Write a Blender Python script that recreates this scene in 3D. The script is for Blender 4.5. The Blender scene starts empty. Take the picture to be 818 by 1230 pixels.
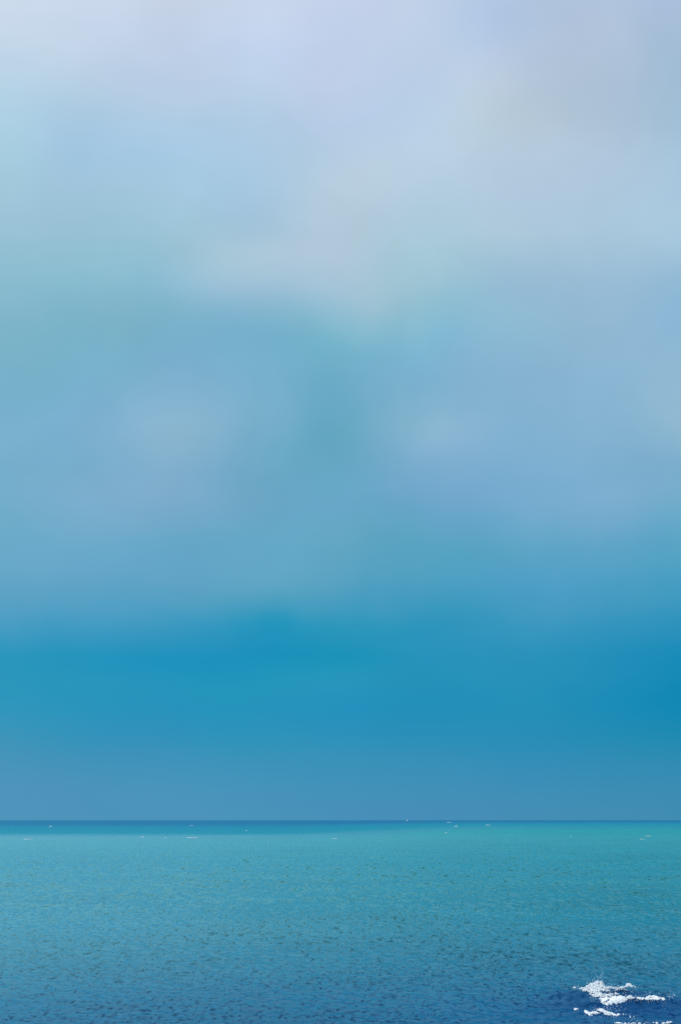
import bpy, math, random
import numpy as np

scene = bpy.context.scene
COL = scene.collection

# ------------------------------------------------------------------ camera
CAM_H = 8.0                 # height of the viewpoint above the water, metres
PITCH = 13.86               # degrees above level
FPIX = 1500.0               # focal length in pixels of the 818 x 1230 frame
cam = bpy.data.cameras.new("camera")
cam.sensor_fit = 'VERTICAL'
cam.sensor_height = 36.0
cam.lens = 36.0 * FPIX / 1230.0
cam.clip_start = 0.5
cam.clip_end = 200000.0
camo = bpy.data.objects.new("camera", cam)
camo.location = (0, 0, CAM_H)
camo.rotation_euler = (math.radians(90 + PITCH), 0, 0)
COL.objects.link(camo)
scene.camera = camo

# ------------------------------------------------------------------ exposure
scene.view_settings.view_transform = 'Standard'
scene.view_settings.look = 'None'
scene.view_settings.exposure = 0.0
scene.view_settings.gamma = 1.0
scene.cycles.max_bounces = 10
scene.cycles.diffuse_bounces = 8
scene.cycles.use_denoising = False

# ------------------------------------------------------------------ sun (soft, behind thin cloud)
SUN_EL, SUN_AZ = 50.0, -98.0          # azimuth from +Y, negative = left
sun = bpy.data.lights.new("sun", 'SUN')
sun.energy = 2.4
sun.angle = math.radians(12)
sun.color = (1.0, 0.965, 0.91)
suno = bpy.data.objects.new("sun", sun)
suno.rotation_euler = (math.radians(90 - SUN_EL), 0, math.radians(180 - SUN_AZ))
COL.objects.link(suno)

# ------------------------------------------------------------------ sky
def lin(c):
    c = c / 255.0
    return c / 12.92 if c <= 0.04045 else ((c + 0.055) / 1.055) ** 2.4

SKY_AZ = [-17.2, -12.9, -8.6, -4.3, 0.0, 4.3, 8.6, 12.9, 17.2]        # degrees from straight ahead
SKY_EL = [0.0, 1.63, 3.1, 4.58, 6.08, 7.58, 9.1, 10.62, 12.52, 14.05, 15.58, 17.1, 18.24, 20.14, 22.02, 23.88, 25.72, 27.54, 29.32, 31.08, 32.81, 34.5, 36.15]
# colour of the cloud layer, one row per elevation, one entry per azimuth (sRGB)
SKY = """
79,148,187 77,148,187 75,148,187 73,147,187 71,144,185 69,142,183 68,142,182 65,141,179 63,140,177
75,148,187 74,147,187 70,148,187 67,147,187 63,145,185 61,143,184 58,142,183 55,141,181 52,140,180
66,148,185 60,147,185 55,146,187 51,147,185 48,145,185 45,143,183 42,141,183 38,140,180 32,139,179
53,150,188 45,148,187 40,146,188 36,147,188 33,145,188 31,143,186 33,142,183 20,139,182 -1,135,179
45,150,188 38,149,187 35,148,189 31,149,188 35,149,188 33,145,186 35,144,185 22,140,183 1,135,180
50,152,189 43,149,189 36,147,190 26,145,188 27,147,186 38,147,188 44,147,188 34,143,187 25,141,185
83,160,195 78,158,195 74,157,194 50,152,189 57,154,190 49,150,188 64,153,192 59,151,190 53,150,189
102,167,199 100,165,199 94,163,198 93,165,196 85,161,194 75,159,194 78,158,198 78,159,195 72,159,193
107,171,200 109,170,202 106,169,202 101,169,200 97,167,196 90,164,196 95,165,199 98,165,200 96,166,197
112,173,202 121,174,205 125,174,206 107,168,200 104,168,200 109,168,204 114,170,204 120,172,205 116,173,202
119,176,205 119,175,205 130,178,208 108,169,199 104,168,198 124,174,208 121,172,206 124,174,206 126,177,206
121,178,206 124,177,208 139,183,210 114,173,201 101,167,193 138,182,210 129,177,208 133,180,209 147,187,211
119,178,204 121,177,206 135,182,210 121,176,204 104,168,196 130,179,206 131,178,208 137,182,211 155,190,212
122,179,202 119,178,202 122,176,205 118,176,204 110,172,198 121,176,204 135,181,210 141,184,213 145,186,213
132,184,205 126,181,202 124,179,203 121,177,204 122,180,202 127,182,206 142,187,212 148,187,214 141,186,216
143,191,211 139,189,208 142,188,210 151,190,213 156,192,212 151,192,208 154,191,214 155,191,216 157,195,220
154,196,216 152,194,213 153,194,213 169,200,216 172,198,216 166,200,214 171,200,218 168,199,220 169,202,224
162,201,220 159,197,219 161,198,219 163,197,220 178,202,219 175,203,221 177,202,222 174,201,222 170,202,225
169,206,225 162,198,224 166,200,225 170,201,225 184,207,224 184,208,226 183,205,223 176,199,220 164,196,219
181,210,229 173,203,225 176,203,227 176,203,227 182,205,230 184,207,230 186,206,221 173,195,216 161,192,216
195,215,233 191,211,230 189,208,231 186,207,231 190,207,232 186,206,230 186,204,225 175,195,217 163,191,216
204,218,236 199,214,234 196,212,234 192,210,235 192,208,235 191,209,232 176,200,228 176,195,219 168,192,220
206,219,237 203,216,235 202,215,235 200,215,235 197,211,235 194,210,233 181,202,228 176,195,221 169,192,222
"""
SKYTAB = np.array([[[float(v) for v in c.split(',')] for c in row.split()] for row in SKY.strip().splitlines()])

world = bpy.data.worlds.new("World")
scene.world = world
world.use_nodes = True
nt = world.node_tree
nt.nodes.clear()

class NB:
    """tiny node builder"""
    def __init__(s, nt): s.nt = nt
    def n(s, t, **kw):
        nd = s.nt.nodes.new(t)
        for k, v in kw.items(): setattr(nd, k, v)
        return nd
    def link(s, a, b): s.nt.links.new(a, b)
    def val(s, sock, v):
        if hasattr(v, 'is_output'): s.link(v, sock)
        else: sock.default_value = v
    def math(s, op, a, b=None, c=None, clamp=False):
        nd = s.n('ShaderNodeMath', operation=op, use_clamp=clamp)
        s.val(nd.inputs[0], a)
        if b is not None: s.val(nd.inputs[1], b)
        if c is not None: s.val(nd.inputs[2], c)
        return nd.outputs[0]
    def vmath(s, op, a, b=None, scale=None):
        nd = s.n('ShaderNodeVectorMath', operation=op)
        s.val(nd.inputs[0], a)
        if b is not None: s.val(nd.inputs[1], b)
        if scale is not None: s.val(nd.inputs['Scale'], scale)
        return nd.outputs[0]
    def mapr(s, v, a, b, c, d, interp='LINEAR'):
        nd = s.n('ShaderNodeMapRange', interpolation_type=interp)
        s.val(nd.inputs[0], v)
        for i, q in enumerate((a, b, c, d)): s.val(nd.inputs[i + 1], q)
        return nd.outputs[0]
    def noise(s, vec, scale, detail=2.0, rough=0.5, dist=0.0, out=0):
        nd = s.n('ShaderNodeTexNoise')
        s.link(vec, nd.inputs['Vector'])
        nd.inputs['Scale'].default_value = scale
        nd.inputs['Detail'].default_value = detail
        nd.inputs['Roughness'].default_value = rough
        nd.inputs['Distortion'].default_value = dist
        return nd.outputs[out]
    def ramp(s, fac, stops, interp='LINEAR'):
        nd = s.n('ShaderNodeValToRGB')
        s.val(nd.inputs[0], fac)
        cr = nd.color_ramp
        cr.interpolation = interp
        while len(cr.elements) < len(stops): cr.elements.new(0.5)
        for i, (p, c) in enumerate(stops):
            cr.elements[i].position = p
        for i, (p, c) in enumerate(stops):
            cr.elements[i].color = (c[0], c[1], c[2], 1)
        return nd.outputs[0]
    def mixc(s, fac, a, b, bt='MIX'):
        nd = s.n('ShaderNodeMix', data_type='RGBA', blend_type=bt)
        s.val(nd.inputs[0], fac)
        for sock, v in ((nd.inputs[6], a), (nd.inputs[7], b)):
            s.val(sock, v if hasattr(v, 'is_output') else (*v, 1) if len(v) == 3 else v)
        return nd.outputs[2]

b = NB(nt)
tc = b.n('ShaderNodeTexCoord')
vdir = b.vmath('NORMALIZE', tc.outputs['Generated'])
sep = b.n('ShaderNodeSeparateXYZ'); b.link(vdir, sep.inputs[0])
DEG = 180 / math.pi
el0 = b.math('MULTIPLY', b.math('ARCSINE', sep.outputs[2]), DEG)
az0 = b.math('MULTIPLY', b.math('ARCTAN2', sep.outputs[0], sep.outputs[1]), DEG)
# the soft drift of the cloud: a little warping, less near the horizon
wn = b.noise(vdir, 7.0, 3.0, 0.5, 0.6, out=1)
wsep = b.n('ShaderNodeSeparateXYZ'); b.link(wn, wsep.inputs[0])
wamt = b.mapr(el0, 2, 14, 0.15, 1.0)
el = b.math('ADD', el0, b.math('MULTIPLY', b.math('MULTIPLY', b.math('SUBTRACT', wsep.outputs[0], 0.5), 3.4), wamt))
az = b.math('ADD', az0, b.math('MULTIPLY', b.math('SUBTRACT', wsep.outputs[1], 0.5), 6.0))
az = b.math('MAXIMUM', b.math('MINIMUM', az, 19.5), -19.5)
efac = b.math('DIVIDE', el, 40.0, clamp=True)
num = None; den = None
SIG = 2.15
# entries such that the blend of neighbours gives the tabled colour at each bearing
SKYLIN = np.vectorize(lin)(SKYTAB)
W_ = np.exp(-0.5 * ((np.array(SKY_AZ)[:, None] - np.array(SKY_AZ)[None]) / SIG) ** 2)
W_ /= W_.sum(1, keepdims=True)
SKYFIT = np.clip(np.stack([np.linalg.solve(W_, SKYLIN[j]) for j in range(len(SKY_EL))]), 0, 1)
for i, a in enumerate(SKY_AZ):
    stops = [(min(e / 40.0, 1), list(SKYFIT[j, i])) for j, e in enumerate(SKY_EL)]
    r = b.ramp(efac, stops, 'CARDINAL')
    t = b.math('DIVIDE', b.math('SUBTRACT', az, a), SIG)
    w = b.math('EXPONENT', b.math('MULTIPLY', b.math('MULTIPLY', t, t), -0.5))
    c = b.vmath('SCALE', r, scale=w)
    num = c if num is None else b.vmath('ADD', num, c)
    den = w if den is None else b.math('ADD', den, w)
front = b.vmath('SCALE', num, scale=b.math('DIVIDE', 1.0, den))
mean = SKYTAB.mean(axis=1)
around = b.ramp(efac, [(e / 40.0, [lin(q) for q in mean[j]]) for j, e in enumerate(SKY_EL)], 'EASE')
side = b.mapr(b.math('ABSOLUTE', az0), 17, 45, 0, 1, 'SMOOTHSTEP')
sky = b.mixc(side, front, around)
# towards the zenith the cloud deck goes on, pale, brightened to whiten the foam
hi = b.mapr(el0, 36, 75, 0, 1, 'SMOOTHSTEP')
sky = b.mixc(hi, sky, (1.30, 1.45, 1.60))
# large soft mottling of the cloud
mot = b.noise(vdir, 3.2, 3.0, 0.5)
mf = b.mapr(mot, 0.3, 0.7, -1.0, 1.0)
mf = b.math('MULTIPLY', mf, b.mapr(el0, 6, 20, 0.01, 0.045))
pf = b.mapr(b.noise(vdir, 11.0, 3.0, 0.55, 0.4), 0.3, 0.7, -1.0, 1.0)
mf = b.math('ADD', mf, b.math('MULTIPLY', pf, b.mapr(el0, 5, 15, 0.010, 0.030)))
sky = b.vmath('SCALE', sky, scale=b.math('ADD', mf, 1.0))
bgc = b.n('ShaderNodeBackground'); b.link(sky, bgc.inputs[0]); bgc.inputs[1].default_value = 1.0
nish = b.n('ShaderNodeTexSky', sky_type='NISHITA')
nish.sun_disc = False
nish.sun_elevation = math.radians(SUN_EL)
nish.sun_rotation = math.radians(SUN_AZ)
bgn = b.n('ShaderNodeBackground'); b.link(nish.outputs[0], bgn.inputs[0]); bgn.inputs[1].default_value = 0.1
mixs = b.n('ShaderNodeMixShader')
mixs.inputs[0].default_value = 0.99             # the cloud layer covers nearly all of the clear sky
b.link(bgn.outputs[0], mixs.inputs[1]); b.link(bgc.outputs[0], mixs.inputs[2])
wo = b.n('ShaderNodeOutputWorld'); b.link(mixs.outputs[0], wo.inputs[0])

# ------------------------------------------------------------------ waves (numpy height fields)
def ocean_tile(N, L, lo, hi, wind, rms_slope, seed, spread=2.0):
    """periodic height tile (and choppy shift) of wavelengths lo..hi metres"""
    rng = np.random.default_rng(seed)
    k1 = np.fft.fftfreq(N, d=L / N) * 2 * np.pi
    KX, KY = np.meshgrid(k1, k1, indexing='xy')
    K = np.hypot(KX, KY); K[0, 0] = 1
    ca = (KX * wind[0] + KY * wind[1]) / K
    D = (0.12 + np.abs(ca) ** spread)
    kmin, kmax = 2 * np.pi / hi, 2 * np.pi / lo
    band = np.exp(-(kmin / K) ** 4) * np.exp(-(K / kmax) ** 4)
    A = K ** -2.0 * np.sqrt(D) * band
    A[0, 0] = 0
    F = (rng.normal(size=K.shape) + 1j * rng.normal(size=K.shape)) * A
    h = np.fft.ifft2(F).real
    sx = np.fft.ifft2(1j * KX * F).real; sy = np.fft.ifft2(1j * KY * F).real
    s = rms_slope / math.sqrt((sx ** 2 + sy ** 2).mean())
    F = F * s
    h = np.fft.ifft2(F).real
    dx = np.fft.ifft2(-1j * KX / K * F).real
    dy = np.fft.ifft2(-1j * KY / K * F).real
    return dict(N=N, L=L, h=h.astype(np.float32), dx=dx.astype(np.float32), dy=dy.astype(np.float32))

def samp(t, key, x, y):
    N, L = t['N'], t['L']
    f = x / L * N; g = y / L * N
    i = np.floor(f).astype(np.int64); j = np.floor(g).astype(np.int64)
    fx = f - i; fy = g - j
    i0 = i % N; i1 = (i + 1) % N; j0 = j % N; j1 = (j + 1) % N
    a = t[key]
    return (a[j0, i0] * (1 - fx) + a[j0, i1] * fx) * (1 - fy) + (a[j1, i0] * (1 - fx) + a[j1, i1] * fx) * fy

def rot(x, y, deg):
    c, s = math.cos(math.radians(deg)), math.sin(math.radians(deg))
    return x * c - y * s, x * s + y * c

TILES = [  # tile, rotation, first distance where it starts to fade, where it is gone
    (ocean_tile(1024, 41.0, 0.25, 1.2, (0.2, 0.97), 0.12, 3, 0.5), 0, 400, 1500),
    (ocean_tile(1024, 233.0, 0.7, 2.6, (0.25, 0.97), 0.10, 5, 0.6), 11, 1500, 5000),
    (ocean_tile(512, 1900.0, 9.0, 60.0, (-0.1, 0.99), 0.016, 7, 3.0), -7, 4000, 12000),
]

def breaker(x, y):
    """the small wave breaking low in the right-hand corner, and the swells round it"""
    def crest(x0, wx, y0, slant, amp, front, back):
        yc = y0 + slant * (x - x0) + 0.18 * np.sin(1.7 * x + y0)
        d = y - yc
        w = np.where(d < 0, front, back)
        return amp * np.exp(-(d / w) ** 2) * np.exp(-(np.abs(x - x0) / wx) ** 2.6)
    z = crest(11.9, 2.6, 61.3, 0.05, 0.40, 0.55, 2.2)
    z = z + crest(13.6, 3.2, 59.75, -0.02, 0.26, 0.40, 1.1)
    z = z - crest(11.5, 3.5, 59.0, 0.0, 0.10, 1.2, 0.9)
    z = z + crest(11.2, 2.2, 56.6, 0.05, 0.17, 0.45, 1.2)
    z = z + crest(13.0, 4.5, 54.0, 0.0, 0.15, 0.6, 1.4)
    # a single steep wavelet out on the left
    z = z + 0.38 * np.exp(-((x + 23.0) / 0.34) ** 2) * np.exp(-(np.abs(y - 125.6) / 0.75) ** 2)
    return z

def surface(x, y, choppy=False):
    d = np.hypot(x, y)
    z = breaker(x, y)
    ox = np.zeros_like(x); oy = np.zeros_like(x)
    # gusts: patches of rougher and smoother water
    for t, r, a, c in TILES:
        u, v = rot(x, y, r)
        w = np.clip((c - d) / (c - a), 0, 1); w = w * w * (3 - 2 * w)
        z = z + samp(t, 'h', u, v) * w
        if choppy:
            px, py = samp(t, 'dx', u, v) * w, samp(t, 'dy', u, v) * w
            px, py = rot(px, py, -r)
            ox -= px * 1.2; oy -= py * 1.2
    return (x + ox, y + oy, z) if choppy else z

# ------------------------------------------------------------------ materials
def new_mat(name):
    m = bpy.data.materials.new(name); m.use_nodes = True
    t = m.node_tree; t.nodes.clear()
    return m, NB(t)

def S(r, g, bb): return (lin(r), lin(g), lin(bb))

def sea_material():
    m, b = new_mat("sea_water")
    geo = b.n('ShaderNodeNewGeometry')
    P = geo.outputs['Position']
    sp = b.n('ShaderNodeSeparateXYZ'); b.link(P, sp.inputs[0])
    flat = b.n('ShaderNodeCombineXYZ'); b.link(sp.outputs[0], flat.inputs[0]); b.link(sp.outputs[1], flat.inputs[1])
    F = flat.outputs[0]
    dist = b.vmath('LENGTH', F); dist = b.nt.nodes[-1].outputs['Value']
    # the bottom shelves: log distance from the shore, edges wandering with the shoals
    ld = b.math('LOGARITHM', b.math('MAXIMUM', dist, 10.0), 10.0)
    bearing = b.math('ARCTAN2', sp.outputs[0], sp.outputs[1])
    w1 = b.math('SUBTRACT', b.noise(F, 0.012, 3.0, 0.55), 0.5)
    w2 = b.math('SUBTRACT', b.noise(F, 0.0022, 3.0, 0.55), 0.5)
    fade2 = b.mapr(ld, 2.2, 2.9, 0.0, 1.0)
    l2 = b.math('ADD', ld, b.math('MULTIPLY', w1, 0.10))
    l2 = b.math('ADD', l2, b.math('MULTIPLY', b.math('MULTIPLY', w2, 0.22), fade2))
    # the deep band begins nearer on the left
    l2 = b.math('ADD', l2, b.math('MULTIPLY', b.mapr(bearing, -0.06, 0.13, 0.10, -0.27, 'SMOOTHSTEP'), fade2))
    fac = b.mapr(l2, 1.7, 3.7, 0, 1)
    def p(d): return (math.log10(d) - 1.7) / 2.0
    base = b.ramp(fac, [
        (p(50), (0.003, 0.058, 0.155)),
        (p(62), (0.004, 0.078, 0.175)),
        (p(80), (0.006, 0.112, 0.180)),
        (p(120), (0.010, 0.165, 0.195)),
        (p(250), (0.012, 0.220, 0.240)),
        (p(520), (0.014, 0.262, 0.280)),
        (p(820), (0.012, 0.220, 0.295)),
        (p(1150), (0.002, 0.212, 0.290)),
        (p(1700), (0.001, 0.190, 0.300)),
        (p(3500), (0.001, 0.120, 0.260)),
    ], 'LINEAR')
    # patches of sand, weed and cloudier water on the bottom
    pt = b.noise(F, 0.05, 4.0, 0.6)
    base = b.vmath('SCALE', base, scale=b.mapr(pt, 0.25, 0.75, 0.72, 1.02))
    # paler to the left: reflection of lighter clouds, painted into the base colour
    cloud_refl = b.math('MULTIPLY', b.mapr(bearing, -0.32, 0.24, 1.0, 0.0, 'SMOOTHSTEP'), b.math('MULTIPLY', b.mapr(ld, 1.75, 2.05, 0.25, 1.0), b.mapr(l2, 2.9, 3.0, 1.0, 0.0)))
    base = b.mixc(b.math('MULTIPLY', cloud_refl, 0.55), base, (0.130, 0.330, 0.370))
    # deep water under the breaking wave
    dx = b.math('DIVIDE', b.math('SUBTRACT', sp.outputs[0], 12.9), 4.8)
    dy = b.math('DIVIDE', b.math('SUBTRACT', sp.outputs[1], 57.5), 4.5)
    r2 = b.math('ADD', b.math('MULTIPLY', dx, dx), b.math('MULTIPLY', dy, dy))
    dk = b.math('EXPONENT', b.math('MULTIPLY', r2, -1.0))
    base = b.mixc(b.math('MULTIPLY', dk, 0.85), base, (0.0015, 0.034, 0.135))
    # ripples finer than the sheet itself: slopes straight from noise, so that they keep
    # their statistics out to the horizon
    def slopes(scale, detail, rough, amp, seed):
        off = b.vmath('ADD', F, (seed * 17.3, seed * 5.1, seed * 3.7))
        c = b.noise(off, scale, detail, rough, out=1)
        c = b.vmath('SUBTRACT', c, (0.5, 0.5, 0.5))
        c = b.vmath('MULTIPLY', c, (1, 1, 0))
        return b.vmath('SCALE', c, scale=amp)
    s1 = slopes(2.6, 3.0, 0.6, b.mapr(dist, 60, 500, 0.42, 0.30), 1)
    s2 = slopes(0.30, 3.0, 0.6, b.mapr(dist, 150, 900, 0.05, 0.85), 2)
    # the steep little fronts of the wavelets, turned towards the shore
    gust = b.math('MULTIPLY', b.math('SUBTRACT', b.noise(F, 0.07, 3.0, 0.6), 0.5), 0.22)     # fronts crowd together in the gusts
    def fronts(sx, sy, seed, lo, hi):
        mp = b.n('ShaderNodeMapping')
        mp.inputs['Location'].default_value = (seed * 3.1, seed * 7.7, seed)
        mp.inputs['Rotation'].default_value = (0, 0, math.radians(-7 + 4 * seed))
        mp.inputs['Scale'].default_value = (sx, sy, 1)
        b.link(F, mp.inputs[0])
        return b.mapr(b.math('ADD', b.noise(mp.outputs[0], 1.0, 3.0, 0.6), gust), lo, hi, 0.0, 1.0, 'SMOOTHSTEP')
    def window(a0, a1, c0, c1):
        return b.math('MULTIPLY', b.mapr(dist, a0, a1, 0, 1), b.mapr(dist, c0, c1, 1, 0))
    fr1 = b.math('MULTIPLY', fronts(3.4, 2.0, 1, 0.50, 0.74), b.mapr(dist, 65, 120, 1, 0))
    fr2 = b.math('MULTIPLY', fronts(1.9, 0.66, 2, 0.50, 0.74), window(55, 90, 130, 240))
    fr3 = b.math('MULTIPLY', fronts(0.80, 0.17, 3, 0.50, 0.74), window(110, 190, 300, 900))
    fr_all = b.math('MINIMUM', b.math('ADD', b.math('ADD', fr1, fr2), fr3), 1.0)
    s3 = b.vmath('SCALE', (0.2, -1.5, 0.0), scale=fr_all)
    N = b.vmath('NORMALIZE', b.vmath('ADD', b.vmath('ADD', geo.outputs['Normal'], s3), b.vmath('ADD', s1, s2)))
    # light that comes back out of the water, and the sky mirrored by its surface
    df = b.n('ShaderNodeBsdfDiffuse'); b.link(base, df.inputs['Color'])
    b.link(N, df.inputs['Normal'])
    gl = b.n('ShaderNodeBsdfGlossy'); gl.inputs['Color'].default_value = (0.50, 0.88, 0.97, 1)
    b.link(b.mapr(dist, 60, 600, 0.15, 0.25), gl.inputs['Roughness']); b.link(N, gl.inputs['Normal'])
    fr = b.n('ShaderNodeFresnel'); fr.inputs['IOR'].default_value = 1.333; b.link(N, fr.inputs['Normal'])
    # far out the unresolved fronts hide the flats that mirror the low sky
    far = b.mapr(dist, 250, 900, 1.0, 0.40)
    far = b.math('MULTIPLY', far, b.mapr(dist, 50, 95, 0.70, 1.0))
    far = b.math('MULTIPLY', far, b.math('SUBTRACT', 1.0, b.math('MULTIPLY', dk, 0.55)))
    fac = b.math('MULTIPLY', b.math('MINIMUM', b.math('MULTIPLY', b.math('POWER', fr.outputs[0], 1.3), 2.4), b.mapr(bearing, -0.30, 0.22, 0.60, 0.43)), far)
    mx = b.n('ShaderNodeMixShader'); b.link(fac, mx.inputs[0]); b.link(df.outputs[0], mx.inputs[1]); b.link(gl.outputs[0], mx.inputs[2])
    out = b.n('ShaderNodeOutputMaterial'); b.link(mx.outputs[0], out.inputs[0])
    return m

def foam_material():
    m, b = new_mat("sea_foam")
    geo = b.n('ShaderNodeNewGeometry')
    n = b.noise(geo.outputs['Position'], 9.0, 3.0, 0.6)
    c = b.ramp(n, [(0.32, (0.88, 0.92, 0.95)), (0.55, (0.97, 0.98, 0.99))])
    df = b.n('ShaderNodeBsdfDiffuse'); b.link(c, df.inputs[0])
    tl = b.n('ShaderNodeBsdfTranslucent'); b.link(c, tl.inputs[0])
    mx = b.n('ShaderNodeMixShader'); mx.inputs[0].default_value = 0.35
    b.link(df.outputs[0], mx.inputs[1]); b.link(tl.outputs[0], mx.inputs[2])
    out = b.n('ShaderNodeOutputMaterial'); b.link(mx.outputs[0], out.inputs[0])
    return m

SEA = sea_material()
FOAM = foam_material()

# ------------------------------------------------------------------ the sea: one sheet to the horizon
def build_sea():
    rr = [8.0]
    while rr[-1] < 50: rr.append(rr[-1] * 1.05)
    r = 50.0
    rr[-1] = r
    while r < 60000:
        step = min(0.5 * r * r / (CAM_H * FPIX), 0.03 * r)
        if r > 4000: step = 0.03 * r * (1 + (r - 4000) / 20000)
        r += max(0.105, step); rr.append(r)
    rr = np.array(rr)
    aa = [-180.0]
    dense = np.arange(-18.5, 18.5, 0.033)
    left = list(np.linspace(-180, -30, 38)) + list(-18.5 - np.geomspace(11, 0.06, 36))[1:]
    right = [-q for q in reversed(left)]
    aa = np.radians(np.array(left + list(dense) + right[:-1]))
    A, Rr = np.meshgrid(aa, rr, indexing='xy')
    X = np.sin(A) * Rr; Y = np.cos(A) * Rr
    na, nr = len(aa), len(rr)
    # behind and well to the side the rows are coarse: let the short waves go
    xs, ys, zs = surface(X.ravel(), Y.ravel(), True)
    wide = np.clip((40 - np.degrees(np.abs(A.ravel()))) / 15, 0, 1)
    xs = X.ravel() + (xs - X.ravel()) * wide; ys = Y.ravel() + (ys - Y.ravel()) * wide; zs = zs * wide
    co = np.stack([xs, ys, zs], 1).astype(np.float32)
    i = np.arange(nr - 1)[:, None]; j = np.arange(na)[None, :]
    jn = (j + 1) % na
    q = np.stack([i * na + j, i * na + jn, (i + 1) * na + jn, (i + 1) * na + j], -1).reshape(-1, 4)

    # close the hole right below the viewpoint
    me = bpy.data.meshes.new("sea")
    nq = len(q)
    cverts = np.vstack([co, [[0, 0, 0]]]).astype(np.float32)
    tri = np.stack([np.full(na, len(co)), (np.arange(na) + 1) % na, np.arange(na)], 1)
    me.vertices.add(len(cverts)); me.vertices.foreach_set('co', cverts.ravel())
    me.loops.add(nq * 4 + na * 3)
    me.loops.foreach_set('vertex_index', np.concatenate([q.ravel(), tri.ravel()]).astype(np.int32))
    me.polygons.add(nq + na)
    ls = np.concatenate([np.arange(nq) * 4, nq * 4 + np.arange(na) * 3]).astype(np.int32)
    me.polygons.foreach_set('loop_start', ls)
    me.polygons.foreach_set('use_smooth', np.ones(nq + na, dtype=bool))
    me.update(calc_edges=True)
    me.materials.append(SEA)
    o = bpy.data.objects.new("sea", me)
    o['kind'] = 'structure'
    o['label'] = 'choppy turquoise sea reaching to the level horizon'
    COL.objects.link(o)
    print("sea quads", nq, "rows", nr, "cols", na, "up", me.polygons[nq // 2].normal)
build_sea()

# ------------------------------------------------------------------ foam
sp_, cp_ = math.sin(math.radians(PITCH)), math.cos(math.radians(PITCH))
def bearing(u, v):
    """direction in the world of a bearing taken off the photograph"""
    x = (u - 409.0) / FPIX; z = (615.0 - v) / FPIX
    return np.stack([x, cp_ - z * sp_, sp_ + z * cp_], -1)

def on_water(u, v, ystand=None, over=0.5):
    """where a sight line meets the real wave surface"""
    d = bearing(u, v)
    d = d / d[:, 1:2]                       # per metre of Y
    t0 = CAM_H / -d[:, 2]
    lo = t0 * 0.93; hit = t0.copy(); found = np.zeros(len(t0), bool)
    for k in range(90):
        t = lo + (t0 * 1.02 - lo) * k / 89.0
        z = CAM_H + d[:, 2] * t
        below = (z <= surface(d[:, 0] * t, t)) & ~found
        hit[below] = t[below]; found |= below
    t = hit
    if ystand is not None:              # spray thrown up over the crest leans back
        t = np.where(t > ystand + over, np.maximum(ystand, (ystand + CAM_H - 0.30) / (1 - d[:, 2])), t)
    return np.stack([d[:, 0] * t, t, CAM_H + d[:, 2] * t], -1)

ICO_V = []
ph = (1 + 5 ** .5) / 2
for a_, b_ in ((-1, ph), (1, ph), (-1, -ph), (1, -ph)): ICO_V.append((a_, b_, 0))
for a_, b_ in ((-1, ph), (1, ph), (-1, -ph), (1, -ph)): ICO_V.append((0, a_, b_))
for a_, b_ in ((-1, ph), (1, ph), (-1, -ph), (1, -ph)): ICO_V.append((b_, 0, a_))
ICO_V = np.array(ICO_V) / math.hypot(1, ph)
ICO_F = np.array([(0,11,5),(0,5,1),(0,1,7),(0,7,10),(0,10,11),(1,5,9),(5,11,4),(11,10,2),(10,7,6),(7,1,8),
                  (3,9,4),(3,4,2),(3,2,6),(3,6,8),(3,8,9),(4,9,5),(2,4,11),(6,2,10),(8,6,7),(9,8,1)])

def foam_mesh(name, pts, rad, seed, squash=0.6, parent=None):
    """lumps of froth and drops: one small uneven blob per point"""
    rng = np.random.default_rng(seed)
    n = len(pts)
    sc = rad[:, None, None] * (1 + rng.uniform(-.35, .35, (n, 12, 1)))
    sx = rng.uniform(0.8, 1.5, (n, 1, 1)) * np.array([1, 0, 0]) + rng.uniform(.7, 1.3, (n, 1, 1)) * np.array([0, 1, 0]) + np.array([0, 0, squash])
    V = pts[:, None, :] + ICO_V[None] * sc * sx
    Fc = ICO_F[None] + (np.arange(n) * 12)[:, None, None]
    me = bpy.data.meshes.new(name)
    V = V.reshape(-1, 3).astype(np.float32); Fc = Fc.reshape(-1, 3).astype(np.int32)
    me.vertices.add(len(V)); me.vertices.foreach_set('co', V.ravel())
    me.loops.add(len(Fc) * 3); me.loops.foreach_set('vertex_index', Fc.ravel())
    me.polygons.add(len(Fc)); me.polygons.foreach_set('loop_start', np.arange(len(Fc), dtype=np.int32) * 3)
    me.polygons.foreach_set('use_smooth', np.ones(len(Fc), dtype=bool))
    me.update(calc_edges=True)
    me.materials.append(FOAM)
    o = bpy.data.objects.new(name, me)
    COL.objects.link(o)
    if parent: o.parent = parent
    return o

def vnoise(x, y, seed):
    """smooth value noise 0..1"""
    rng = np.random.default_rng(seed)
    g = rng.random((256, 256))
    i = np.floor(x).astype(int); j = np.floor(y).astype(int)
    fx = x - i; fy = y - j
    fx = fx * fx * (3 - 2 * fx); fy = fy * fy * (3 - 2 * fy)
    i0, i1, j0, j1 = i % 256, (i + 1) % 256, j % 256, (j + 1) % 256
    return (g[j0, i0] * (1 - fx) + g[j0, i1] * fx) * (1 - fy) + (g[j1, i0] * (1 - fx) + g[j1, i1] * fx) * fy

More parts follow.
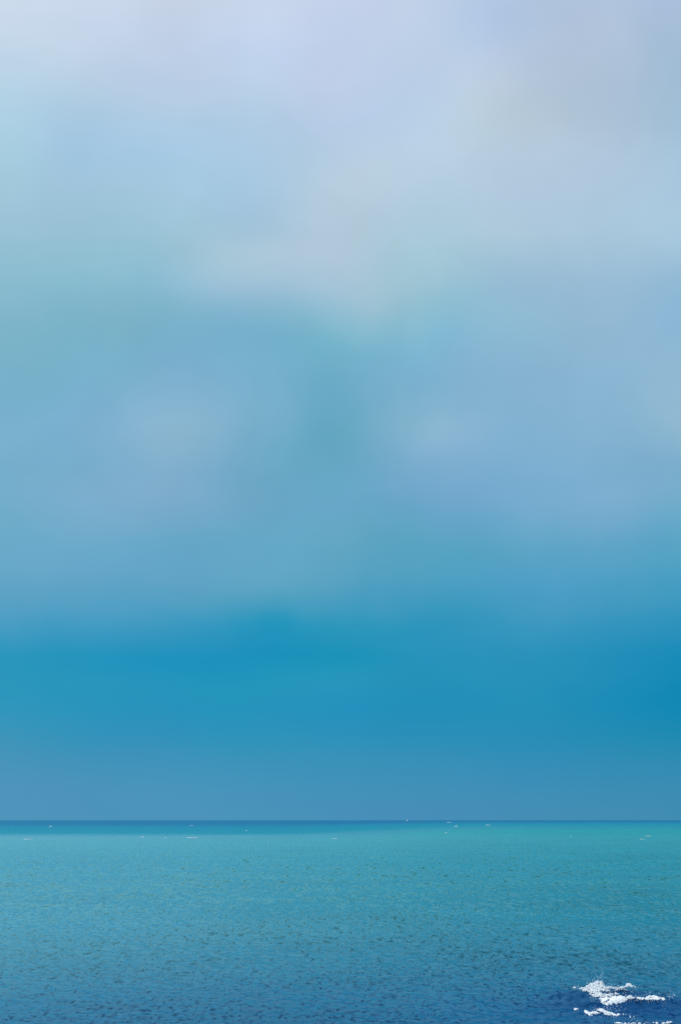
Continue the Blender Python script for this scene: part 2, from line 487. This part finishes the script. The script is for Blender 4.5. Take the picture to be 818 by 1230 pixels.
# outlines of the breaking foam: runs of (x, y, half height, fill), in a close-up of the
# lower right corner (5.928 close-up units to one unit of the 818 x 1230 frame)
ZU = 5.928
def foam_run(runs, seed, density=3.4, hole=0.44, ystand=None, over=0.5):
    rng = np.random.default_rng(seed)
    U = []; Vv = []; Rd = []
    for run in runs:
        for (x0, y0, r0, f0), (x1, y1, r1, f1) in zip(run[:-1], run[1:]):
            L = math.hypot(x1 - x0, y1 - y0)
            area = (L + r0 + r1) * (r0 + r1) / ZU ** 2
            n = max(3, int(area * density * 3))
            t = rng.random(n)
            r = r0 + (r1 - r0) * t
            f = f0 + (f1 - f0) * t
            ang = rng.uniform(0, 2 * math.pi, n); q = np.sqrt(rng.random(n)) * rng.uniform(0.75, 1.12, n)
            x = x0 + (x1 - x0) * t + np.cos(ang) * q * np.maximum(r, 6); y = y0 + (y1 - y0) * t + np.sin(ang) * q * r
            nz = 0.6 * vnoise(x / 17.0, y / 8.0, seed + 1) + 0.4 * vnoise(x / 8.0, y / 4.5, seed + 2)
            thr = hole + (1 - f) * 0.35 + 0.10 * np.clip(q - 0.6, 0, 1)
            k = nz > thr
            U += list(x[k]); Vv += list(y[k]); Rd += list(rng.uniform(.55, 1.15, k.sum()) * (0.7 + 0.3 * f[k]))
            # flecks thrown off round it
            m = int(area * 0.16 * density) + 1
            t = rng.random(m)
            U += list(x0 + (x1 - x0) * t + rng.normal(0, 14, m)); Vv += list(y0 + (y1 - y0) * t + rng.normal(0, 1, m) * (r0 + 5) * 1.1)
            Rd += list(rng.uniform(.2, .5, m))
    u = 680 + np.array(U) / ZU; v = 1165 + np.array(Vv) / ZU
    P = on_water(u, v, ystand, over)
    rad = np.array(Rd) * 0.035
    P[:, 2] += rng.uniform(0, 0.03, len(P))
    return P, rad

FOAM_A = [
    [(12, 131, 4, .2), (60, 127, 6, .3), (105, 134, 8, .5)],
    [(112, 138, 8, .9), (150, 138, 20, 1), (190, 133, 36, 1.1), (228, 122, 36, 1.1), (255, 122, 24, .9), (268, 140, 14, .9)],
    [(185, 165, 20, 1.1), (215, 180, 16, 1.1), (250, 176, 13, 1)],
    [(262, 136, 9, .9), (320, 130, 8, .9), (360, 138, 5, .7), (410, 125, 8, .9), (445, 108, 12, 1), (468, 121, 6, .8), (505, 128, 4, .3)],
    [(280, 150, 5, .8), (340, 147, 5, .8), (390, 141, 4, .8), (495, 148, 3, .3)],
    [(210, 84, 8, .2), (255, 88, 12, .25)],
]
FOAM_B = [
    [(245, 182, 8, .9), (300, 184, 9, .9), (340, 177, 8, .9), (370, 171, 7, .9)],
    [(255, 204, 15, 1), (282, 224, 30, 1.05), (320, 220, 34, 1), (370, 215, 28, .95), (420, 208, 20, .9), (458, 196, 12, .95), (492, 197, 9, .85)],
    [(288, 248, 9, 1), (330, 246, 8, .9)],
    [(492, 198, 8, .8), (520, 208, 8, .9), (560, 209, 10, .85), (620, 198, 15, .95), (660, 206, 11, .95), (698, 211, 8, .9)],
    [(700, 205, 12, .1), (770, 188, 10, .1)],
]
FOAM_C = [
    [(138, 299, 8, .9), (172, 320, 12, .9), (210, 306, 13, .9), (245, 290, 13, .95), (290, 312, 12, .9), (332, 318, 9, .85), (378, 323, 8, .9)],
    [(385, 322, 8, .1), (500, 340, 8, .1)],
]
FOAM_D = [
    [(340, 378, 4, .8), (400, 385, 5, .75), (500, 386, 4, .6), (560, 386, 3, .45), (640, 382, 5, .75), (700, 384, 5, .8), (750, 375, 4, .7)],
]
def tag(o, label, cat, group=None):
    o['label'] = label; o['category'] = cat
    if group: o['group'] = group

G = 'white foam of the small wave breaking in the lower right corner'
for nm, runs, seed, ys, lab in (
    ('breaking_foam', FOAM_A, 11, 61.2, 'tallest foam burst with spray on the breaking crest, its thin streak trailing right'),
    ('breaking_foam', FOAM_B, 23, 59.8, 'wide foam tumbling down the wave face below the tall burst, long tail to right'),
    ('breaking_foam', FOAM_C, 37, None, 'short ragged strip of white foam on dark water in front of the breaking wave'),
    ('breaking_foam', FOAM_D, 41, None, 'thin broken line of foam along the very bottom edge of the picture')):
    P, rad = foam_run(runs, seed, ystand=ys, over=0.5 if runs is FOAM_A else 2.2)
    tag(foam_mesh(nm, P, rad, seed), lab, 'foam', G)
P, rad = foam_run([[(58, 287, 5, .7), (70, 282, 6, .9), (80, 286, 5, .7)]], 51)
tag(foam_mesh('foam_fleck', P, rad, 51), 'tiny separate fleck of foam on dark water left of the ragged foam strip', 'foam', G)

# distant whitecaps: (u, v, half width in frame units, strength, label)
CAPS = [
    (231, 1006.3, 7.0, 1.0, 'widest distant whitecap, a thin white streak left of the middle below the deep blue band'),
    (33, 1008.2, 5.5, .75, 'faint thin whitecap streak in pale turquoise water near the left edge'),
    (60.5, 993.2, 1.6, .9, 'tiny round whitecap dot in the deep blue band near the left edge'),
    (171, 1006, 3.0, .5, 'faint small whitecap between the left edge and the widest streak'),
    (199, 1006.5, 1.6, .5, 'faint whitecap dot just left of the widest distant streak'),
    (230.5, 991.8, 2.2, .5, 'faint whitecap in the deep blue band above the widest streak'),
    (296, 998, 1.5, .5, 'faint whitecap dot at the lower edge of the deep blue band left of the middle'),
    (402, 1007.6, 5.0, .5, 'faint whitecap streak in turquoise water at the middle of the picture'),
    (489, 985.9, 1.4, .8, 'tiny white dot almost on the horizon right of the middle'),
    (539, 988.0, 3.4, .6, 'thin whitecap streak just under the horizon right of the middle'),
    (548, 993.0, 2.8, 1.0, 'brightest small whitecap right of the middle a little below the horizon'),
    (536, 1000.4, 1.5, .6, 'small whitecap dot below the brightest one right of the middle'),
    (586, 991.3, 3.6, .6, 'pale double whitecap right of the brightest one below the horizon'),
    (779, 1004.6, 3.0, .85, 'clear small whitecap near the right edge below the horizon'),
    (771, 1008.2, 3.4, .45, 'fainter whitecap just below and left of the one near the right edge'),
    (686, 1004.5, 1.4, .4, 'faint whitecap dot in turquoise water two thirds to the right'),
]
for k, (u, v, w, s, lab) in enumerate(CAPS):
    rng = np.random.default_rng(100 + k)
    d = bearing(np.array([u]), np.array([v]))[0]
    t = CAM_H / -d[2]
    cx, cy = d[0] * t, d[1] * t
    mpp = t / FPIX                          # metres to a frame unit at this distance
    n = int(26 + 14 * w)
    a = rng.normal(0, 0.42, n).clip(-1, 1)
    x = cx + a * w * mpp
    hgt = mpp * 0.80 * s * (1 - a * a) ** .5
    y = cy + rng.normal(0, 1, n) * mpp * 1.2 + 0.15 * (x - cx)
    z = surface(x, y) + rng.uniform(0, 1, n) * hgt
    rad = rng.uniform(.25, .5, n) * mpp * (0.35 + 0.65 * s)
    o = foam_mesh('whitecap', np.stack([x, y, z], 1), rad, 200 + k, 0.45)
    tag(o, lab, 'whitecap', 'small whitecaps far out on the sea')
